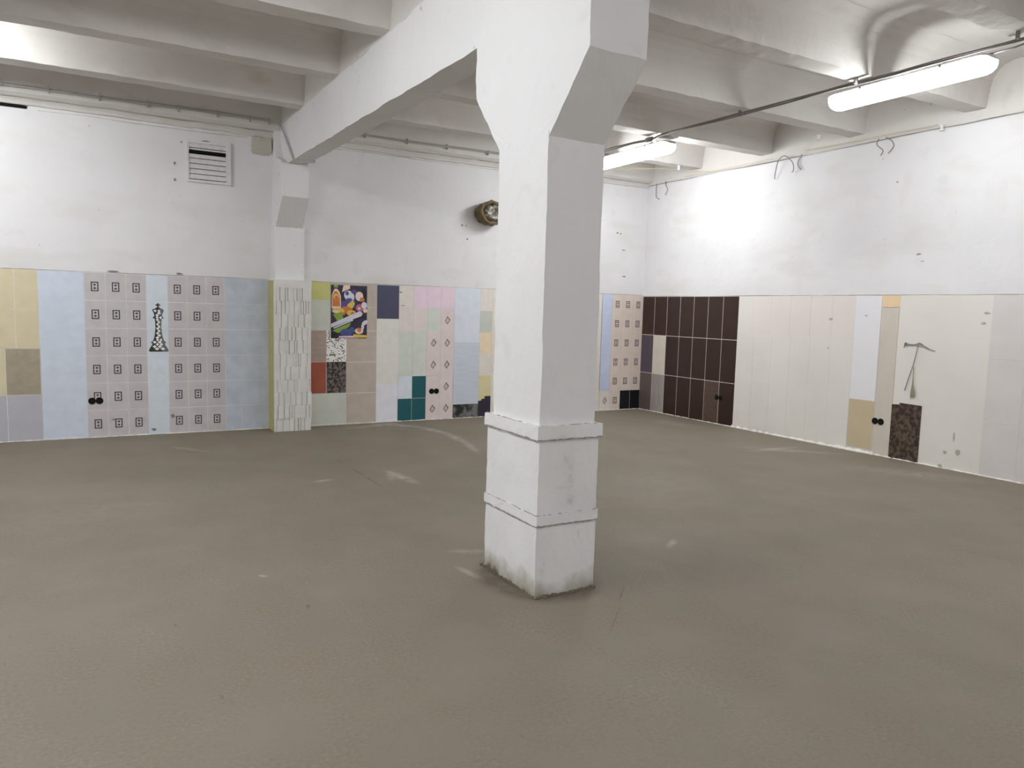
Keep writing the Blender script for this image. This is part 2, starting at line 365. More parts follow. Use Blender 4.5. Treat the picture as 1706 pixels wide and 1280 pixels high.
def panel(wall, name, label, a0, a1, z0, z1, na, nz, mat, grout='grout', motif=None, skip=(), gap=.003, th=.008, cell=None):
    """tiles set on a grout bed; cell = (width, height) of the tile instead of an even split; z from the top down"""
    m = MB()
    if a0 > a1: a0, a1 = a1, a0
    rect(m, wall, a0, a1, z0, z1, 0, th-.0025, grout)
    ws = (a1-a0)/na if not cell else cell[0]; hs = (z1-z0)/nz if not cell else cell[1]
    for i in range(na):
        for j in range(nz):
            if (i, j) in skip: continue
            x0, x1 = a0+i*ws, min(a1, a0+(i+1)*ws); t1, t0 = z1-j*hs, max(z0, z1-(j+1)*hs)
            if x1-x0 < .01 or t1-t0 < .01: continue
            rect(m, wall, x0+gap/2, x1-gap/2, t0+gap/2, t1-gap/2, 0, th, mat)
            if motif and (x1-x0) > .15: (motif_frame if motif == 'frame' else motif_flower)(m, wall, (x0+x1)/2, (t0+t1)/2, th)
    o = m.build(name, wall); tag(o, label); return o
T = lambda n, rgb, *a, **k: M.setdefault(n, tile_mat(n, rgb, *a, **k)) and n
T('creamA', (188, 177, 144), .05); T('creamB', (188, 178, 146), .05); T('taupe', (146, 136, 116), .05, .35, .9, 14); T('lav', (160, 160, 168), .04)
T('paleblue', (178, 187, 201), .03); T('motif', (172, 167, 169), .05); T('skyblue', (182, 192, 201), .03); T('mott', (166, 175, 188), .05, .35, .88, 6)
T('yg', (180, 180, 106)); T('gg', (174, 178, 168), .02); T('brbeige', (150, 132, 121), .03, .35, .9, 5, (1, 1, 8)); T('beige', (168, 157, 144), .04, .35, .9, 8)
T('orange', (146, 72, 52), .03, .35, .85, 3); T('white', (197, 194, 189), .02); T('white_b', (196, 197, 205), .02); T('navy', (62, 64, 88), .02); T('pink', (206, 184, 197), .02)
T('cream', (198, 192, 184), .03); T('palepink', (199, 188, 183), .02); T('greenw', (184, 190, 182), .02); T('teal', (22, 82, 90), .03); T('flower', (196, 183, 182), .03)
T('lightblue', (188, 195, 206), .02); T('streak', (176, 185, 196), .02, .35, .9, 6, (.6, .6, 14)); T('peach', (209, 189, 158), .04); T('yellowt', (196, 184, 138), .03); T('nightb', (44, 40, 56), .03)
T('cornblue', (172, 182, 208), .04); T('warm', (196, 182, 172), .03); T('blackt', (22, 22, 28), .02, .2); T('greenish', (178, 192, 152)); T('brown', (48, 30, 25), .16, .28, .86, 6); T('violet', (72, 64, 76), .03, .3)
T('greybr', (88, 76, 74), .05, .3); T('creamT', (186, 178, 164), .03); T('greyst', (140, 134, 132), .05, .4, .85, 10, (1, 1, .4)); T('brtex', (80, 62, 54), .05, .4, .7, 16, (1, 1, 3))
T('whitewarm', (196, 193, 186), .03, .4, .96, 2); T('wpink', (198, 190, 186), .03, .4, .97, 2); T('wcool', (200, 199, 203), .02, .4, .97, 2); T('tan', (178, 163, 132), .03, .35, .92, 3)
T('beigecol', (182, 175, 162), .04, .4, .93, 4); T('apricot', (205, 178, 140), .02); T('greyt', (187, 182, 180), .03, .4, .96, 4)
def marble(name, c1, c2, scale=9):
    m_, n, l, b = new(name, .3)
    o = mix(n, l, noise_fac(n, l, scale, .42, .60, 8), photo(c1), photo(c2)); l.new(o, b.inputs['Base Color']); M[name] = m_
marble('stone', (38, 40, 40), (104, 106, 102), 9); marble('marb', (50, 38, 32), (88, 74, 62), 26); marble('mosaic', (40, 34, 34), (104, 94, 90), 30)
def speckle():
    m_, n, l, b = new('speckled_tile', .35)
    o = mix(n, l, noise_fac(n, l, 48, .56, .60, 2), photo((204, 206, 200)), photo((96, 92, 90))); l.new(o, b.inputs['Base Color']); M['speck'] = m_
speckle()
W, Rt = wall_back, wall_right
H = 1.79
panel(W, 'tile_panel', 'yellowish cream tiles above a row of taupe and grey tiles', -8.67, -8.06, .975, H, 3, 2, 'creamA', gap=.006)
panel(W, 'taupe_tile', 'square taupe tile among the cream tiles', -8.36, -8.055, .49, .975, 1, 1, 'taupe', gap=.006)
panel(W, 'tile_panel', 'cream tiles left of the taupe tile', -8.97, -8.36, .49, .975, 2, 1, 'creamB')
panel(W, 'tile_panel', 'lavender grey tiles along the floor', -8.97, -8.052, 0, .49, 3, 1, 'lav', gap=.006)
panel(W, 'tile_panel', 'cream tiles at the far left edge', -9.9, -8.67, .975, H, 3, 2, 'creamB')
panel(W, 'tile_panel', 'pale blue tiles at the far left', -11.3, -9.9, 0, H, 7, 6, 'paleblue')
panel(W, 'tile_panel', 'lavender tiles at far left floor', -9.9, -8.97, 0, .975, 3, 2, 'lav')
panel(W, 'tile_panel', 'plain pale blue tiles', -8.048, -7.638, 0, H, 2, 6, 'paleblue', 'paleblue')
panel(W, 'tile_panel', 'grey tiles with small dark framed ornaments, left of the chess king', -7.638, -7.04, 0, H, 3, 6, 'motif', motif='frame', gap=.006)
panel(W, 'tile_panel', 'pale blue column of tiles behind the chess king', -7.04, -6.826, 0, H, 1, 6, 'skyblue')
panel(W, 'tile_panel', 'grey tiles with small dark framed ornaments, right of the chess king', -6.826, -6.217, 0, H, 3, 6, 'motif', motif='frame', gap=.006)
panel(W, 'tile_panel', 'mottled grey-blue tiles beside the wall column', -6.217, -5.727, 0, H, 3, 6, 'mott', cell=(.2, .2985))
# bay right of the wall column
panel(W, 'wall_tile', 'yellow-green tile', -5.287, -4.978, 1.572, H, 1, 1, 'yg')
panel(W, 'tile_panel', 'grey-green tile above brown tile', -5.287, -4.978, 1.195, 1.572, 1, 1, 'gg')
panel(W, 'tile_panel', 'beige tiles behind and beside the poster', -4.978, -4.374, 1.193, H, 3, 2, 'beige', cell=(.235, .298))
panel(W, 'wall_tile', 'brownish beige tile', -5.287, -5.027, .803, 1.195, 1, 1, 'brbeige')
panel(W, 'wall_tile', 'white tile with black speckled print', -5.027, -4.771, .803, 1.193, 1, 1, 'speck')
panel(W, 'tile_panel', 'square beige stone tiles', -4.771, -4.374, 0, 1.193, 1, 3, 'beige', gap=.006)
panel(W, 'wall_tile', 'rust red tile', -5.287, -5.027, .404, .803, 1, 1, 'orange', gap=.006)
panel(W, 'wall_tile', 'dark mosaic-printed tile', -5.027, -4.771, .404, .803, 1, 1, 'mosaic', gap=.006)
panel(W, 'wall_tile', 'grey-green square tile', -5.287, -4.771, 0, .404, 1, 1, 'gg', gap=.006)
panel(W, 'tile_panel', 'plain off-white tiles under the navy tile', -4.374, -4.07, .50, 1.352, 1, 3, 'white', 'white')
panel(W, 'tile_panel', 'plain bluish white tiles', -4.374, -4.076, 0, .50, 1, 2, 'white_b', 'white')
panel(W, 'wall_tile', 'navy blue tile', -4.370, -4.073, 1.352, 1.785, 1, 1, 'navy')
panel(W, 'tile_panel', 'cream tiles', -4.07, -3.870, 1.508, H, 1, 1, 'cream', 'cream')
panel(W, 'wall_tile', 'pink tiles in a row', -3.870, -3.272, 1.508, H, 3, 1, 'pink', 'pink')
panel(W, 'tile_panel', 'pale pink and cream tiles', -4.07, -3.667, 1.19, 1.508, 2, 1, 'palepink', 'palepink')
panel(W, 'wall_tile', 'pale green tile', -3.667, -3.474, 1.19, 1.508, 1, 1, 'greenw')
panel(W, 'tile_panel', 'pale tile with small brown flower', -3.474, -3.272, 1.19, 1.508, 1, 1, 'flower', 'flower', 'flower')
panel(W, 'tile_panel', 'pale green tiles', -4.073, -3.673, .60, 1.19, 2, 2, 'greenw', 'greenw')
panel(W, 'wall_tile', 'pale blue-grey tile', -4.076, -3.876, .302, .60, 1, 1, 'lightblue', 'lightblue')
panel(W, 'wall_tile', 'dark teal tile, upper one', -3.876, -3.676, .302, .60, 1, 1, 'teal', gap=.005)
panel(W, 'tile_panel', 'two dark teal tiles on the floor', -4.08, -3.676, 0, .302, 2, 1, 'teal', gap=.005)
panel(W, 'tile_panel', 'pinkish tiles with brown flower motif', -3.673, -3.272, .60, 1.19, 2, 2, 'flower', 'flower', 'flower')
panel(W, 'tile_panel', 'pinkish tiles with brown flower motif around the socket', -3.676, -3.276, 0, .60, 2, 2, 'flower', 'flower', 'flower', skip=((0, 0),))
panel(W, 'wall_tile', 'plain pinkish tile with the socket holes', -3.676, -3.476, .30, .60, 1, 1, 'flower', 'flower')
panel(W, 'tile_panel', 'plain light blue tiles', -3.272, -2.880, 1.05, H, 1, 2, 'lightblue', 'lightblue')
panel(W, 'tile_panel', 'streaky light blue tiles', -3.272, -2.880, .196, 1.05, 1, 3, 'streak', 'streak')
panel(W, 'wall_tile', 'black marbled tile', -3.276, -2.885, 0, .196, 1, 1, 'stone', gap=.005)
for z0, z1, mt, lb in ((1.49, H, 'cream', 'cream tile'), (1.185, 1.49, 'gg', 'grey-green tile'), (.888, 1.185, 'peach', 'peach tile'), (.588, .888, 'cream', 'lower cream tile'), (.29, .588, 'yellowt', 'pale yellow tile')):
    panel(W, 'wall_tile', lb, -2.880, -2.687, z0, z1, 1, 1, mt)
m = MB(); m.prism([(-2.883, 0), (-2.687, 0), (-2.687, .295), (-2.78, .295), (-2.78, .26), (-2.83, .255), (-2.83, .235), (-2.883, .23)], lambda a, b, d: (a, -d, b), 0, .008, 'nightb')
tag(m.build('wall_tile', W), 'dark navy tile with a broken top edge')
m = MB(); m.box(-2.883, -2.78, -.004, 0, .23, .295, 'yellowt'); m.build('tile_bed', W)
panel(W, 'tile_panel', 'pale tiles behind the free-standing column', -2.687, -.79, 0, H, 8, 6, 'cream')
panel(W, 'tile_panel', 'cornflower blue tiles near the corner', -.80, -.605, .305, H, 1, 5, 'cornblue')
panel(W, 'tile_panel', 'beige tiles with dark framed ornaments in the corner', -.605, 0, .305, H, 3, 5, 'warm', 'warm', 'frame')
panel(W, 'wall_tile', 'beige tile with framed ornament beside black tiles', -.582, -.393, 0, .305, 1, 1, 'warm', 'warm', 'frame')
panel(W, 'tile_panel', 'pair of glossy black tiles in the corner', -.393, 0, .003, .305, 2, 1, 'blackt', gap=.005)
panel(W, 'wall_tile', 'pale tile with small brown flower by the floor', -.785, -.582, 0, .305, 1, 1, 'cream', 'cream', 'flower')
# right-hand wall, y runs from the corner towards the camera (negative)
tw = 2.0/7
panel(Rt, 'tile_panel', 'tall dark brown tiles', -2.0, -.008, .0, 1.775, 7, 3, 'brown', 'grout_dk', skip=((5, 1), (5, 2), (6, 1), (6, 2), (1, 2)), gap=.009, th=.007)
def single(lb, i, j, mt):
    y1 = -.008-i*.2846; z1 = 1.775-j*.5917
    panel(Rt, 'wall_tile', lb, y1-.2846, y1, z1-.5917, z1, 1, 1, mt, 'grout_dk', gap=.009)
single('dark violet-brown tile in the corner', 0, 1, 'violet'); single('grey-brown tile by the floor', 0, 2, 'greybr'); single('cream tile among the brown tiles', 1, 1, 'creamT')
single('grey stone tile among the brown tiles', 1, 2, 'greyst'); single('textured brown tile by the socket', 5, 2, 'brtex')
panel(Rt, 'tile_panel', 'very pale plain tiles, lower rows', -3.755, -2.0, .03, 1.28, 6, 4, 'whitewarm', 'whitewarm', gap=.002)
panel(Rt, 'tile_panel', 'very pale pinkish plain tiles, upper row', -3.755, -2.25, 1.28, 1.775, 5, 1, 'wpink', 'wpink', gap=.002)
panel(Rt, 'tile_panel', 'very pale greenish tile beside the brown tiles', -2.25, -2.0, 1.28, 1.775, 1, 1, 'whitewarm', 'whitewarm', gap=.002)
panel(Rt, 'tile_panel', 'plain cool white tiles above the tan tile', -4.078, -3.755, .60, 1.775, 1, 2, 'wcool', 'wcool', gap=.002)
panel(Rt, 'wall_tile', 'tan tile by the floor', -4.078, -3.760, .045, .60, 1, 1, 'tan', gap=.008)
panel(Rt, 'tile_panel', 'column of beige tiles', -4.288, -4.082, 0, 1.640, 1, 4, 'beigecol', 'beigecol')
panel(Rt, 'wall_tile', 'apricot tile at the top', -4.288, -4.082, 1.646, 1.775, 1, 1, 'apricot')
m = MB(); m.prism([(-4.621, 0), (-4.287, 0), (-4.287, .595), (-4.372, .60), (-4.372, .62), (-4.621, .615)], lambda a, b, d: (-d, a, b), 0, .011, 'marb')
tag(m.build('wall_tile', Rt), 'dark brown marbled tile')
m = MB(); m.box(-.004, 0, -5.245, -4.29, 0, 1.778, 'whitewarm'); tag(m.build('plaster_patch', Rt), 'bare white plaster between the beige and grey tiles')
panel(Rt, 'tile_panel', 'pale grey tiles at the right edge', -6.25, -5.245, 0, 1.775, 5, 3, 'greyt', gap=.004, cell=(.335, .62))
panel(Rt, 'tile_panel', 'pale grey tiles behind the camera', -14.5, -6.25, 0, 1.775, 24, 3, 'greyt')

# crumbly mortar along the foot of the walls
def rubble(wall, a0, a1, n_, size, name='floor_mortar'):
    m = MB(); pts = []; rr = []
    for k in range(n_+1):
        a = a0+(a1-a0)*k/n_; pts.append(P3(wall, a, .004, .010+random.uniform(-.004, .004))); rr.append(size*random.uniform(.15, 1.15))
    m.tube(pts, rr, 'grout', 6); m.build(name, wall)
rubble(W, -11, -5.73, 160, .008); rubble(W, -5.28, 0, 140, .008); rubble(Rt, -.02, -2.0, 60, .010); rubble(Rt, -2.0, -4.1, 60, .030); rubble(Rt, -4.1, -7, 90, .012)
# chips and drill holes in the plaster
def chips(wall, lst, mat='chip'):
    m = MB()
    for a, z_, rw, rh in lst:
        pts = []
        for k in range(9):
            t = 2*math.pi*k/9; q = random.uniform(.6, 1.1); pts.append((a+rw*q*math.cos(t), z_+rh*q*math.sin(t)))
        m.prism(pts, lambda p, b, d: P3(wall, p, b, d), -.001, .0095, mat)
    m.build('plaster_chips', wall)
chips(W, [(-.56, 2.72, .02, .012), (-.50, 2.71, .012, .012), (-.43, 2.47, .035, .008), (-.40, 2.07, .035, .008), (-3.18, 2.63, .012, .012), (-3.12, 2.63, .01, .01), (-3.10, 2.45, .01, .014),
          (-7.36, 1.81, .06, .008), (-6.70, 1.815, .04, .012), (-4.05, 1.70, .03, .008), (-4.02, 1.53, .035, .006), (-7.39, .19, .022, .007), (-6.99, .06, .03, .02), (-6.79, .20, .03, .025),
          (-6.73, 2.85, .01, .02), (-6.73, 3.03, .01, .02), (-6.66, 3.27, .008, .01), (-6.40, 3.31, .05, .006)], 'chip')
chips(Rt, [(-4.40, 1.24, .02, .012), (-5.20, 1.60, .03, .012), (-5.17, 1.50, .03, .012), (-4.86, .02, .03, .02), (-5.03, .19, .025, .03), (-4.98, .34, .008, .05), (-4.9, .17, .02, .02), (-3.44, 1.50, .03, .02),
           (-3.43, 1.16, .015, .012), (-3.9, 1.55, .02, .01), (-4.45, 2.21, .03, .008), (-4.5, 2.13, .018, .006), (-4.15, 2.99, .012, .012)], 'chip_lt')
# dark gap high on the left of the back wall and a crack line
m = MB(); m.prism([(-8.9, 3.40), (-8.10, 3.405), (-8.09, 3.43), (-8.13, 3.435), (-8.9, 3.43)], lambda a, b, d: (a, -d, b), -.001, .012, 'hole'); tag(m.build('wall_gap', W), 'dark open gap under the ceiling')
m = MB(); m.prism([(0, 3.23), (-.03, 3.26), (-.05, 3.30), (-.07, 3.37), (-.09, 3.40), (-.10, 3.42), (0, 3.43)], lambda a, b, d: (d, a, b), -5.90, -5.70, 'lump'); o = m.build('mortar_lump', W); rough_up(o, .03, .010, 9)

# ------------------------------------------------------------ double socket boxes (no fittings left in them)
def socket(label, wall, a, z_):
    o = empty('socket_box', P3(wall, a, z_, .008), label, 'socket', 'empty double socket boxes in the tiled walls')
    for k in (-1, 1):
        ca = a+k*.0355; m = MB()
        ring = [(math.cos(t), math.sin(t)) for t in [2*math.pi*i/28 for i in range(28)]]
        vs = []; fs = []
        for rad, d in ((.037, .008), (.037, .013), (.033, .014), (.031, .0085)):
            vs += [P3(wall, ca+rad*p, z_+rad*q, d) for p, q in ring]
        for s_ in range(3):
            for i in range(28): fs.append((s_*28+i, s_*28+(i+1) % 28, (s_+1)*28+(i+1) % 28, (s_+1)*28+i))
        m.add(vs, fs, 'black', True)
        b = m.build('socket_rim', o)
        m = MB(); m.prism([(ca+.031*p, z_+.031*q) for p, q in ring], lambda p, q, d: P3(wall, p, q, d), .004, .0088, 'hole')
        m.box(*( (ca-.012, ca+.012, -.0088, -.0098) if wall is wall_back else (-.0088, -.0098, ca-.012, ca+.012)), z_-.003, z_+.003, 'black')
        m.build('socket_cup', o)
    return o
socket('black empty double socket box on the ornament tiles left of the chess king', W, -7.557, .404)
socket('black empty double socket box right of the dark teal tiles', W, -3.557, .388)
socket('black empty double socket box in the dark brown tiles', Rt, -1.722, .372)
socket('black empty double socket box between the tan tile and the dark marbled tile', Rt, -4.135, .382)

# ------------------------------------------------------------ chess king
king = MB(); kz, kh, kx, d0 = .937, .542, -6.925, .0086
prof = [(0, .165), (.012, .185), (.035, .185), (.09, .155), (.15, .118), (.17, .115), (.18, .138), (.205, .138), (.215, .112), (.27, .088), (.34, .072), (.44, .060), (.52, .056),
        (.60, .058), (.68, .066), (.69, .10), (.715, .10), (.725, .075), (.78, .078), (.84, .105), (.865, .108), (.885, .07), (.905, .035), (.925, .016), (.945, .016), (.95, .046), (.975, .046), (.98, .018), (1, .012)]
L = [(kx-w_*kh, kz+t*kh) for t, w_ in prof]; Rr = [(kx+w_*kh, kz+t*kh) for t, w_ in prof]
for i in range(len(prof)-1):      # dark body with a greyer right-hand third
    a, b = L[i], L[i+1]; c_, d_ = Rr[i], Rr[i+1]
    e1 = (a[0]+(c_[0]-a[0])*.68, a[1]); e2 = (b[0]+(d_[0]-b[0])*.68, b[1])
    king.prism([a, e1, e2, b], lambda p, q, d: (p, -d, q), d0-.003, d0, 'king_dk'); king.prism([e1, c_, d_, e2], lambda p, q, d: (p, -d, q), d0-.003, d0, 'king_md')
def width_at(t):
    for (t0, w0), (t1, w1) in zip(prof, prof[1:]):
        if t0 <= t <= t1: return w0+(w1-w0)*(t-t0)/(t1-t0)
    return .02
row = 0; t = .06; hh = .030
while t < .88:
    wd = width_at(t)*.97
    for fx in ((-.55, .15) if row % 2 else (-.20, .45)) if wd > .09 else ((-.25,) if row % 2 else (.2,)):
        rx = wd*(.30 if wd > .09 else .5); cx = kx+fx*wd*kh; cz = kz+t*kh
        pts = [(cx-rx*kh, cz), (cx, cz-hh*kh), (cx+rx*kh, cz), (cx, cz+hh*kh)]
        king.prism(pts, lambda p, q, d: (p, -d, q), d0, d0+.0005, 'king_lt')
    t += .046; row += 1
king.box(kx-.08*kh, kx+.08*kh, -(d0+.0008), -d0, kz+.49*kh, kz+.497*kh, 'king_lt')
tag(king.build('chess_king_decal'), 'black and white checkered chess king decal on the pale blue tiles', 'decal')

# ------------------------------------------------------------ poster: a plain generic stand-in (drinks and fruit shapes)
for nme, rgb in (('p_bg', (46, 38, 58)), ('p_or', (190, 102, 48)), ('p_ye', (196, 170, 66)), ('p_gr', (120, 150, 50)), ('p_wh', (186, 184, 198)), ('p_bl', (60, 74, 130)), ('p_pk', (168, 84, 112)), ('p_pe', (208, 182, 166)), ('p_pu', (72, 60, 120)), ('p_dk', (28, 24, 30))):
    M[nme] = flat(nme, rgb, .35)
px0, px1, pz0, pz1 = -4.971, -4.506, 1.098, 1.762
pw, ph = px1-px0, pz1-pz0; poster = empty('poster', (-4.74, -.01, 1.1), 'colourful juice and fruit poster stuck on the beige tiles right of the yellow-green tile', 'poster')
m = MB(); m.box(px0, px1, -.0105, -.008, pz0, pz1, 'p_bg'); m.build('sheet', poster)
m = MB(); lay = [0]
def pp(pts, mat):
    lay[0] += 1; d = .0105+lay[0]*.00006
    m.prism([(px0+a*pw, pz0+(1-b)*ph) for a, b in pts], lambda a, b, e: (a, -e, b), .0104, d, mat)
def ell(cx, cy, rx, ry, mat, n_=20, rot=0):
    pp([(cx+rx*math.cos(t)*math.cos(rot)-ry*math.sin(t)*math.sin(rot), cy+(rx*math.cos(t)*math.sin(rot)+ry*math.sin(t)*math.cos(rot))*.8) for t in [2*math.pi*k/n_ for k in range(n_)]], mat)
pp([(.0, .35), (.3, .3), (.66, .24), (.66, .42), (.3, .46), (0, .5)], 'p_pu')
pp([(.02, .44), (.02, .20), (.06, .12), (.10, .07), (.17, .07), (.23, .13), (.27, .21), (.27, .44)], 'p_pe')
pp([(.04, .40), (.04, .20), (.10, .12), (.17, .12), (.24, .2), (.25, .40)], 'p_or'); ell(.14, .22, .08, .07, 'p_ye'); ell(.15, .24, .05, .05, 'p_or')
pp([(.08, .05), (.19, .05), (.19, .0), (.08, .0)], 'p_gr'); pp([(.30, .13), (.52, .06), (.52, .0), (.34, .0)], 'p_pe')
ell(.50, .20, .15, .12, 'p_wh', rot=.5); ell(.44, .15, .05, .05, 'p_bl'); ell(.64, .12, .09, .05, 'p_pu'); ell(.50, .27, .09, .04, 'p_bl')
ell(.90, .17, .10, .14, 'p_dk'); ell(.78, .20, .11, .11, 'p_pe'); ell(.86, .26, .07, .05, 'p_or'); ell(.76, .20, .04, .05, 'p_wh')
ell(.80, .42, .12, .09, 'p_pk'); ell(.92, .37, .08, .08, 'p_wh'); ell(.95, .47, .06, .05, 'p_pe'); ell(.78, .43, .04, .03, 'p_pe')
pp([(.45, .36), (.60, .28), (.66, .34), (.58, .44), (.44, .42)], 'p_ye'); ell(.42, .46, .16, .08, 'p_or'); ell(.30, .52, .10, .06, 'p_or'); ell(.56, .52, .13, .07, 'p_ye'); ell(.60, .53, .06, .04, 'p_or')
ell(.20, .48, .17, .07, 'p_ye'); pp([(.05, .55), (.30, .50), (.34, .64), (.18, .68)], 'p_gr'); ell(.13, .50, .09, .03, 'p_pe')
pp([(.0, .80), (.0, .73), (.80, .48), (.88, .52), (.84, .58)], 'p_wh'); pp([(.03, .83), (.0, .80), (.90, .56), (.98, .58), (.60, .67)], 'p_dk'); pp([(.06, .80), (.6, .64), (.62, .66), (.08, .82)], 'p_wh')
pp([(.14, .82), (.55, .70), (.50, .78), (.35, .84), (.20, .90), (.05, .86)], 'p_gr')
ell(.42, .89, .17, .09, 'p_bl'); ell(.58, .84, .08, .07, 'p_bl'); ell(.40, .93, .09, .05, 'p_pu'); ell(.78, .86, .12, .07, 'p_pe'); ell(.78, .84, .06, .05, 'p_or'); ell(.94, .70, .09, .05, 'p_wh', rot=-.5); ell(.88, .78, .04, .07, 'p_wh')
pp([(.22, .96), (.64, .95), (.64, .985), (.22, .985)], 'p_wh'); pp([(.62, .92), (1, .94), (1, .985), (.62, .985)], 'p_ye'); pp([(.0, .88), (.16, .91), (.2, .99), (.2, 1), (0, 1)], 'p_dk'); pp([(.2, .985), (.75, .985), (.75, 1), (.2, 1)], 'p_pk')
tag(m.build('print', poster), 'bright overlapping orange, yellow, green, white and blue shapes')

# ------------------------------------------------------------ ventilation grille
vx0, vx1, vz0, vz1 = -6.600, -6.140, 2.845, 3.290
vent = empty('ventilation_grille', (-6.37, 0, 2.845), 'white louvred ventilation grille high on the back wall', 'vent')
m = MB(); t = .028
m.box(vx0, vx1, -.022, 0, vz0, vz0+t, 'grille'); m.box(vx0, vx1, -.022, 0, vz1-t*.6, vz1, 'grille'); m.box(vx0, vx0+t*.6, -.022, 0, vz0+t, vz1-t*.6, 'grille'); m.box(vx1-t*1.8, vx1, -.03, 0, vz0+t, vz1-t*.6, 'grille')
m.build('frame', vent)
m = MB(); m.box(vx0+.02, vx1-.05, -.003, 0, vz0+.02, vz1-.02, 'hole'); m.build('backing', vent)
za, zb_ = vz0+t, vz1-t*.6; nsl = 7; hs = (zb_-za)/nsl
for k in range(nsl):
    z0 = za+k*hs; m = MB(); tilt = .014 if k != 5 else -.004
    lo = z0+(.024 if k == 5 else .009)
    m.prism([(-.006-tilt, lo), (-.004, z0+hs+.004 if k not in (4,) else z0+hs-.004), (-.001, z0+hs+.002 if k != 4 else z0+hs-.006), (-.003-tilt, lo-.001)], lambda a, b, d: (d, a, b), vx0+.016, vx1-.048, 'grille')
    m.build('slat', vent)
m = MB(); m.box(vx1+.002, vx1+.022, -.016, 0, vz0-.01, vz1+.03, 'housing'); m.build('edge_strip', vent)

# ------------------------------------------------------------ sleeved pipe stub in a broken hole
pipe = empty('pipe_stub', (-2.80, 0, 2.81), 'broken duct stub with brown foam edge sticking out of the back wall beside the column', 'pipe')
m = MB(); nseg = 40; ringz = [(.0, .16, .0), (-.06, .165, .0), (-.13, .17, .0), (-.19, .172, .0), (-.20, .155, .0), (-.17, .125, .0), (-.10, .12, .0), (-.05, .12, 0)]
vs = []; fs = []
for y_, rd, _ in ringz:
    for i in range(nseg):
        t = 2*math.pi*i/nseg; e = noise.noise(Vector((math.cos(t)*3, math.sin(t)*3, y_*20)))*.03
        sx = 1.25; vs.append((-2.80+(rd+e)*math.cos(t)*sx, y_-.004+(y_ < -.01)*noise.noise(Vector((i*.7, y_*9, 3)))*.03*(1 if y_ < -.01 else 0), 2.81+(rd+e)*math.sin(t)*.92))
for s_ in range(len(ringz)-1):
    for i in range(nseg): fs.append((s_*nseg+i, s_*nseg+(i+1) % nseg, (s_+1)*nseg+(i+1) % nseg, (s_+1)*nseg+i))
m.add(vs, fs, 'foam', True); m.build('foam_collar', pipe)
m = MB(); vs = []; fs = []
prof2 = [(-.05, .135), (-.10, .13), (-.17, .115), (-.21, .10), (-.20, .07), (-.16, .05), (-.17, .0)]
for y_, rd in prof2:
    for i in range(nseg):
        t = 2*math.pi*i/nseg; e = noise.noise(Vector((math.cos(t)*5, math.sin(t)*5, y_*30)))*.03
        vs.append((-2.775+(rd+e)*math.cos(t)*1.2, y_+noise.noise(Vector((i*.9, y_*20, 7)))*.035, 2.815+(rd+e)*math.sin(t)*.9))
for s_ in range(len(prof2)-1):
    for i in range(nseg): fs.append((s_*nseg+i, s_*nseg+(i+1) % nseg, (s_+1)*nseg+(i+1) % nseg, (s_+1)*nseg+i))
m.add(vs, fs, 'foil', False); tag(m.build('duct_sleeve', pipe), 'crumpled grey duct sleeve')
m = MB(); m.box(-2.67, -2.60, -.215, -.15, 2.78, 2.86, 'brick'); o = m.build('brick_piece', pipe); rough_up(o, .03, .008, 20)

# ------------------------------------------------------------ tube lamps
def make_lamp():
    o = empty('tube_lamp', (0, 0, 0), 'x', 'lamp')
    Ln, hw = 1.41, .10
    def pod(prof_, mat, name):
        m = MB(); vs = []; fs = []; seg = 24; ns = 9
        ys = []
        for i in range(ns+1): ys.append(-Ln/2+.09*(1-math.cos(math.pi/2*i/ns)))
        ys += [-y for y in ys[::-1]]
        ss = [math.sqrt(max(0, 1-((abs(y)-(Ln/2-.09))/.09)**2)) if abs(y) > Ln/2-.09 else 1 for y in ys]
        for y, s_ in zip(ys, ss):
            for (a, b) in prof_: vs.append((a*(.45+.55*s_) if name == 'housing' else a*(.42+.58*s_), y, b*(.35+.65*s_)))
        n_ = len(prof_)
        for i in range(len(ys)-1):
            for k in range(n_): fs.append((i*n_+k, i*n_+(k+1) % n_, (i+1)*n_+(k+1) % n_, (i+1)*n_+k))
        fs += [tuple(range(n_)), tuple(range((len(ys)-1)*n_, len(ys)*n_))]
        m.add(vs, fs, mat, name != 'housing'); return m.build(name, o)
    d = [(hw*math.cos(t), -.004+.082*math.sin(t)) for t in [math.pi+math.pi*k/14 for k in range(15)]]
    pod([(hw*.98, .036), (hw, -.004)]+[(a, b-.004) for a, b in d[::-1][1:-1]]+[(-hw, -.004), (-hw*.98, .036)], 'emit', 'diffuser')
    pod([(hw+.004, .034), (hw+.004, .044), (.07, .056), (.04, .062), (-.04, .062), (-.07, .056), (-hw-.004, .044), (-hw-.004, .034)], 'housing', 'housing')
    for sy in (-1, 1):
        m = MB(); m.box(-.012, .012, sy*.33-.02, sy*.33+.02, .056, .094, 'housing'); m.build('bracket', o)
    for sy in (-1, 1):
        for sx in (-1, 1):
            m = MB(); m.box(sx*(hw+.002), sx*(hw+.012), sy*.35-.012, sy*.35+.012, .020, .044, 'steel'); m.build('clip', o)
    return o
lamp0 = make_lamp()
def place(src, loc, label, group, power=1.0):
    if not place.used: o = src; place.used = True
    else:
        o = src.copy(); COL.objects.link(o)
        for ch in list(src.children):
            c_ = ch.copy(); COL.objects.link(c_); c_.parent = o
    o.location = loc; o['label'] = label; o['group'] = group
    key = 'emit_%d' % round(power*100)
    if key not in M: M[key] = emit('lit_diffuser', LAMP*power)
    for ch in o.children:
        if ch.name.startswith('diffuser'): ch.material_slots[0].link = 'OBJECT'; ch.material_slots[0].material = M[key]
    return o
place.used = False
LX, LXL, LZ = -1.66, -8.35, 3.470
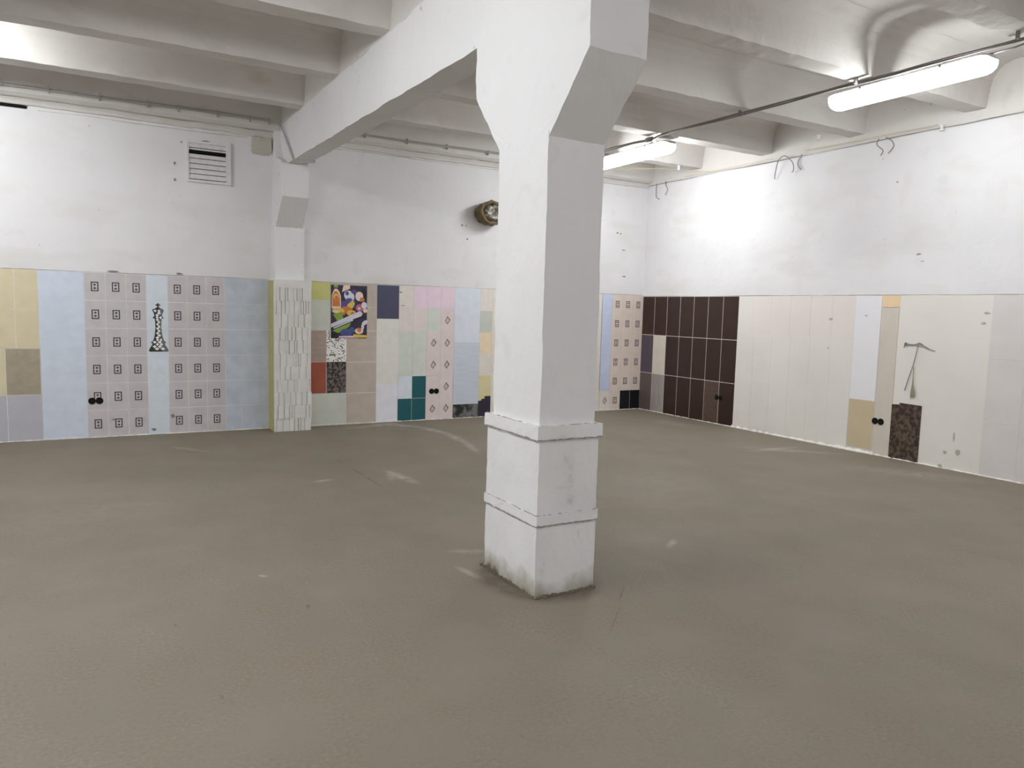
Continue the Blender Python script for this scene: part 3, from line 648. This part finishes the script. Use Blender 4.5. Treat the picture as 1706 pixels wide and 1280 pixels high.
G = 'fluorescent tube lamps hung under the ceiling ribs'
place(lamp0, (LX, -5.265, LZ), 'long lit tube lamp in full view hanging near the right wall', G, 0.75)
place(lamp0, (LX, -1.70, LZ), 'lit tube lamp partly hidden behind the free-standing column', G, 1.05)
place(lamp0, (LX, -8.80, LZ), 'lit tube lamp on the right side, level with the camera', G, 0.95)
place(lamp0, (LX, -12.3, LZ), 'lit tube lamp at the back of the room on the right', G, 0.9)
lm = place(lamp0, (-8.98, -1.74, 3.60), 'lit tube lamp crosswise between the ribs in the left bay', G, 1.05); lm.rotation_euler.z = math.pi/2
place(lamp0, (LXL, -5.24, LZ), 'lit tube lamp in the middle of the left bay', G, 1.3)
place(lamp0, (LXL, -8.80, LZ), 'lit tube lamp in the left bay, level with the camera', G, 0.95)
place(lamp0, (LXL, -12.3, LZ), 'lit tube lamp in the left bay at the back of the room', G, 0.6)

# ------------------------------------------------------------ cables
def wavy(pts, n_=8, amp=.006, seed=0):
    out = []
    for (a, b) in zip(pts, pts[1:]):
        a, b = Vector(a), Vector(b)
        for k in range(n_):
            p = a+(b-a)*k/n_; out.append(p+Vector(noise.noise_vector(p*1.7+Vector((seed, 0, 0))))*amp)
    out.append(Vector(pts[-1])); return out
cb = empty('wall_cable', (-8, -.17, 3.57), 'grey cable pair clipped along the top of the back wall left of the beam', 'cable_lt')
run = [(-11.2, -.165, 3.60), (-8.7, -.17, 3.60), (-8.25, -.17, 3.575), (-7.4, -.17, 3.575), (-6.5, -.175, 3.59), (-5.90, -.18, 3.585), (-5.70, -.22, 3.575), (-5.64, -.30, 3.52), (-5.63, -.50, 3.34), (-5.625, -.70, 3.17), (-5.615, -.79, 3.075), (-5.56, -.85, 3.05), (-5.45, -.86, 3.055), (-5.385, -.80, 3.07), (-5.37, -.70, 3.12)]
for dz in (0, .022):
    m = MB(); m.tube([p+Vector((0, 0, dz if p.x < -5.7 else dz*.4)) for p in wavy(run, 6, .008, dz*90)], .0075, 'cable_lt', 8); m.build('wire', cb)
for x in (-8.3, -7.9, -7.45, -7.0, -6.7, -6.3, -5.95, -5.74):
    m = MB(); m.box(x-.006, x+.006, -.185, -.15, 3.555, 3.625, 'cable_lt'); m.build('clip', cb)
cb = empty('wall_cable', (-4, -.17, 3.6), 'thin grey cable along the top of the back wall between beam and free-standing column', 'cable_lt')
m = MB(); m.tube(wavy([(-5.36, -.20, 3.40), (-5.2, -.18, 3.585), (-4.6, -.18, 3.60), (-3.6, -.18, 3.60), (-2.6, -.18, 3.61), (-1.6, -.18, 3.60)], 6, .008), .0075, 'cable_lt'); m.build('wire', cb)
m = MB(); m.tube(wavy([(-5.36, -.20, 3.38), (-5.2, -.18, 3.565), (-4.6, -.185, 3.582), (-3.6, -.185, 3.585), (-2.6, -.18, 3.59), (-1.6, -.18, 3.58)], 6, .008, 4), .0065, 'cable_lt'); m.build('wire', cb)
for x in (-4.6, -4.05, -3.5, -2.9):
    m = MB(); m.box(x-.006, x+.006, -.192, -.15, 3.56, 3.62, 'cable_lt'); m.build('clip', cb)
cb = empty('lamp_cable', (-1.85, -4, 3.55), 'grey bundle of cables strung along the right-hand lamps under the ribs', 'cable')
base = [(-1.86, -1.0, 3.545), (-1.95, -1.62, 3.53), (-1.88, -1.95, 3.545), (-1.86, -2.25, 3.53), (-1.87, -2.45, 3.555), (-1.86, -3.62, 3.538), (-1.84, -4.4, 3.538), (-1.82, -4.93, 3.538), (-1.80, -5.6, 3.538), (-1.78, -6.23, 3.538), (-1.78, -7.5, 3.538), (-1.78, -10.0, 3.538), (-1.78, -14.0, 3.538)]
for k, (dx, dz) in enumerate(((0, 0), (.016, .004), (.007, -.013))):
    m = MB(); m.tube([p+Vector((dx, 0, dz)) for p in wavy(base, 5, .012, k)], .008, 'cable'); m.build('wire', cb)
m = MB(); m.tube([(-1.86, -2.17, 3.535), (-1.86, -2.19, 3.53), (-1.86, -2.29, 3.53), (-1.86, -2.31, 3.535)], [.012, .03, .03, .012], 'cable', 10); m.build('splice', cb)
for y in (-3.62, -4.93, -6.22):
    m = MB(); m.box(-1.865, -1.835, y-.008, y+.008, 3.515, 3.572, 'cable'); m.build('tie', cb)
m = MB(); m.tube(wavy([(-1.66, -5.84, 3.50), (-1.68, -5.93, 3.52), (-1.74, -6.15, 3.50), (-1.78, -6.6, 3.54)], 5, .004), .007, 'cable'); m.build('feed_wire', cb)
m = MB(); m.tube(wavy([(-1.66, -2.30, 3.50), (-1.72, -2.24, 3.515), (-1.84, -2.26, 3.53)], 5, .002), .007, 'cable'); m.build('feed_wire', cb)

# loose wires at the head of the right-hand wall
def wires(label, strands, loc, rad=.006, mat='steel'):
    o = empty('loose_wire', loc, label, 'wire', 'loose wires at the top of the right-hand wall')
    for st in strands:
        m = MB(); m.tube(smooth(st), rad, mat, 6); m.build('strand', o)
    return o
def smooth(p):
    p = [Vector(a) for a in p]; out = []
    for i in range(len(p)-1):
        p0, p1, p2, p3 = p[max(i-1, 0)], p[i], p[i+1], p[min(i+2, len(p)-1)]
        for k in range(6):
            t = k/6; out.append(.5*((2*p1)+(-p0+p2)*t+(2*p0-5*p1+4*p2-p3)*t*t+(-p0+3*p1-3*p2+p3)*t**3))
    out.append(p[-1]); return out
wires('two short grey wires hanging in the corner of back and right wall', [[(-.01, -.215, 3.49), (-.03, -.23, 3.38), (-.03, -.24, 3.28), (-.03, -.31, 3.24)], [(-.01, -.42, 3.49), (-.05, -.47, 3.42), (-.04, -.50, 3.36), (-.03, -.44, 3.29)]], (-.01, -.3, 3.49))
wires('arched grey wire loop hanging where the third rib meets the right wall', [[(-.03, -2.50, 3.24), (-.05, -2.52, 3.30), (-.10, -2.60, 3.44), (-.11, -2.70, 3.485), (-.08, -2.80, 3.40), (-.05, -2.80, 3.31), (-.03, -2.76, 3.29)], [(-.01, -2.88, 3.49), (-.03, -2.84, 3.38), (-.03, -2.90, 3.30)]], (-.05, -2.7, 3.49))
wires('small curled wire at the ceiling between the wire loop and the white knob', [[(-.01, -3.90, 3.49), (-.04, -3.90, 3.42), (-.03, -3.97, 3.35), (-.02, -3.94, 3.30)], [(-.01, -3.98, 3.49), (-.05, -4.08, 3.43), (-.04, -4.10, 3.37), (-.02, -4.03, 3.31)]], (-.01, -4, 3.49), .005)
def knob(label, loc):
    m = MB(); x, y, z_ = loc
    pts = [(x, y, z_+.03), (x, y, z_+.02), (x, y, z_+.012), (x, y, z_-.012), (x, y, z_-.02), (x, y, z_-.034)]
    m.tube(pts, [.010, .026, .014, .014, .026, .020], 'tape', 12)
    tag(m.build('insulator_knob'), label, 'insulator', 'white porcelain knobs near the right wall')
knob('small white knob at the top edge of the right wall', (-.045, -4.62, 3.465))
knob('small white knob under the ceiling by the fourth rib', (-.40, -3.42, 3.54))
knob('small white knob under the ceiling close to the corner', (-.42, -1.15, 3.54))
sw = MB()
for pts in ([(-.06, -1.40, 3.49), (-.25, -.95, 3.555), (-1.2, -.50, 3.56)], [(-.95, -.38, 3.555), (-.62, -.75, 3.555), (-.47, -.98, 3.555)], [(-.07, -.9, 3.485), (-.08, -1.6, 3.49), (-.08, -2.5, 3.49)], [(-.08, -3.0, 3.50), (-.08, -4.6, 3.495)]):
    sw.tube(wavy(pts, 8, .012), .003, 'foamy', 6)
tag(sw.build('thin_wiring'), 'thin pale yellow wire along the top of the right wall near the corner', 'wire')

# dry plant stalk and wire scraps hung on the right wall
ant = empty('torn_wire', (-.01, -4.55, 1.26), 'torn grey wire pulled out of the plaster above the dark marbled tile', 'wire')
m = MB()
m.tube(smooth([(-.012, -4.375, 1.215), (-.014, -4.385, 1.25), (-.02, -4.40, 1.27), (-.014, -4.43, 1.255), (-.015, -4.50, 1.255), (-.022, -4.55, 1.272), (-.015, -4.59, 1.25), (-.012, -4.66, 1.215), (-.010, -4.72, 1.20)]), [.004]*6+[.010]*4+[.006]*20+[.009]*6+[.006]*6+[.003]*7, 'steel', 7); m.build('wire', ant)
m = MB(); m.tube(smooth([(-.018, -4.535, 1.262), (-.015, -4.50, 1.06), (-.014, -4.455, .90), (-.013, -4.42, .76)]), .0045, 'steel', 6); m.build('hanging_wire', ant)
m = MB(); 
for k in range(7):
    a = -4.50+random.uniform(-.004, .004); e = -4.515+(k-3)*.006
    m.tube(smooth([(-.012, a, 1.02), (-.016, a-.006, .88), (-.02, e, .76), (-.014, e+.001*(k-3), .68+random.uniform(0, .03))]), [.002]*6+[.0035]*6+[.0045]*5+[.003, .002], 'straw', 5)
tag(m.build('dry_stalk'), 'thin dry stalk hanging beside the loose wire over the dark marbled tile', 'stalk')
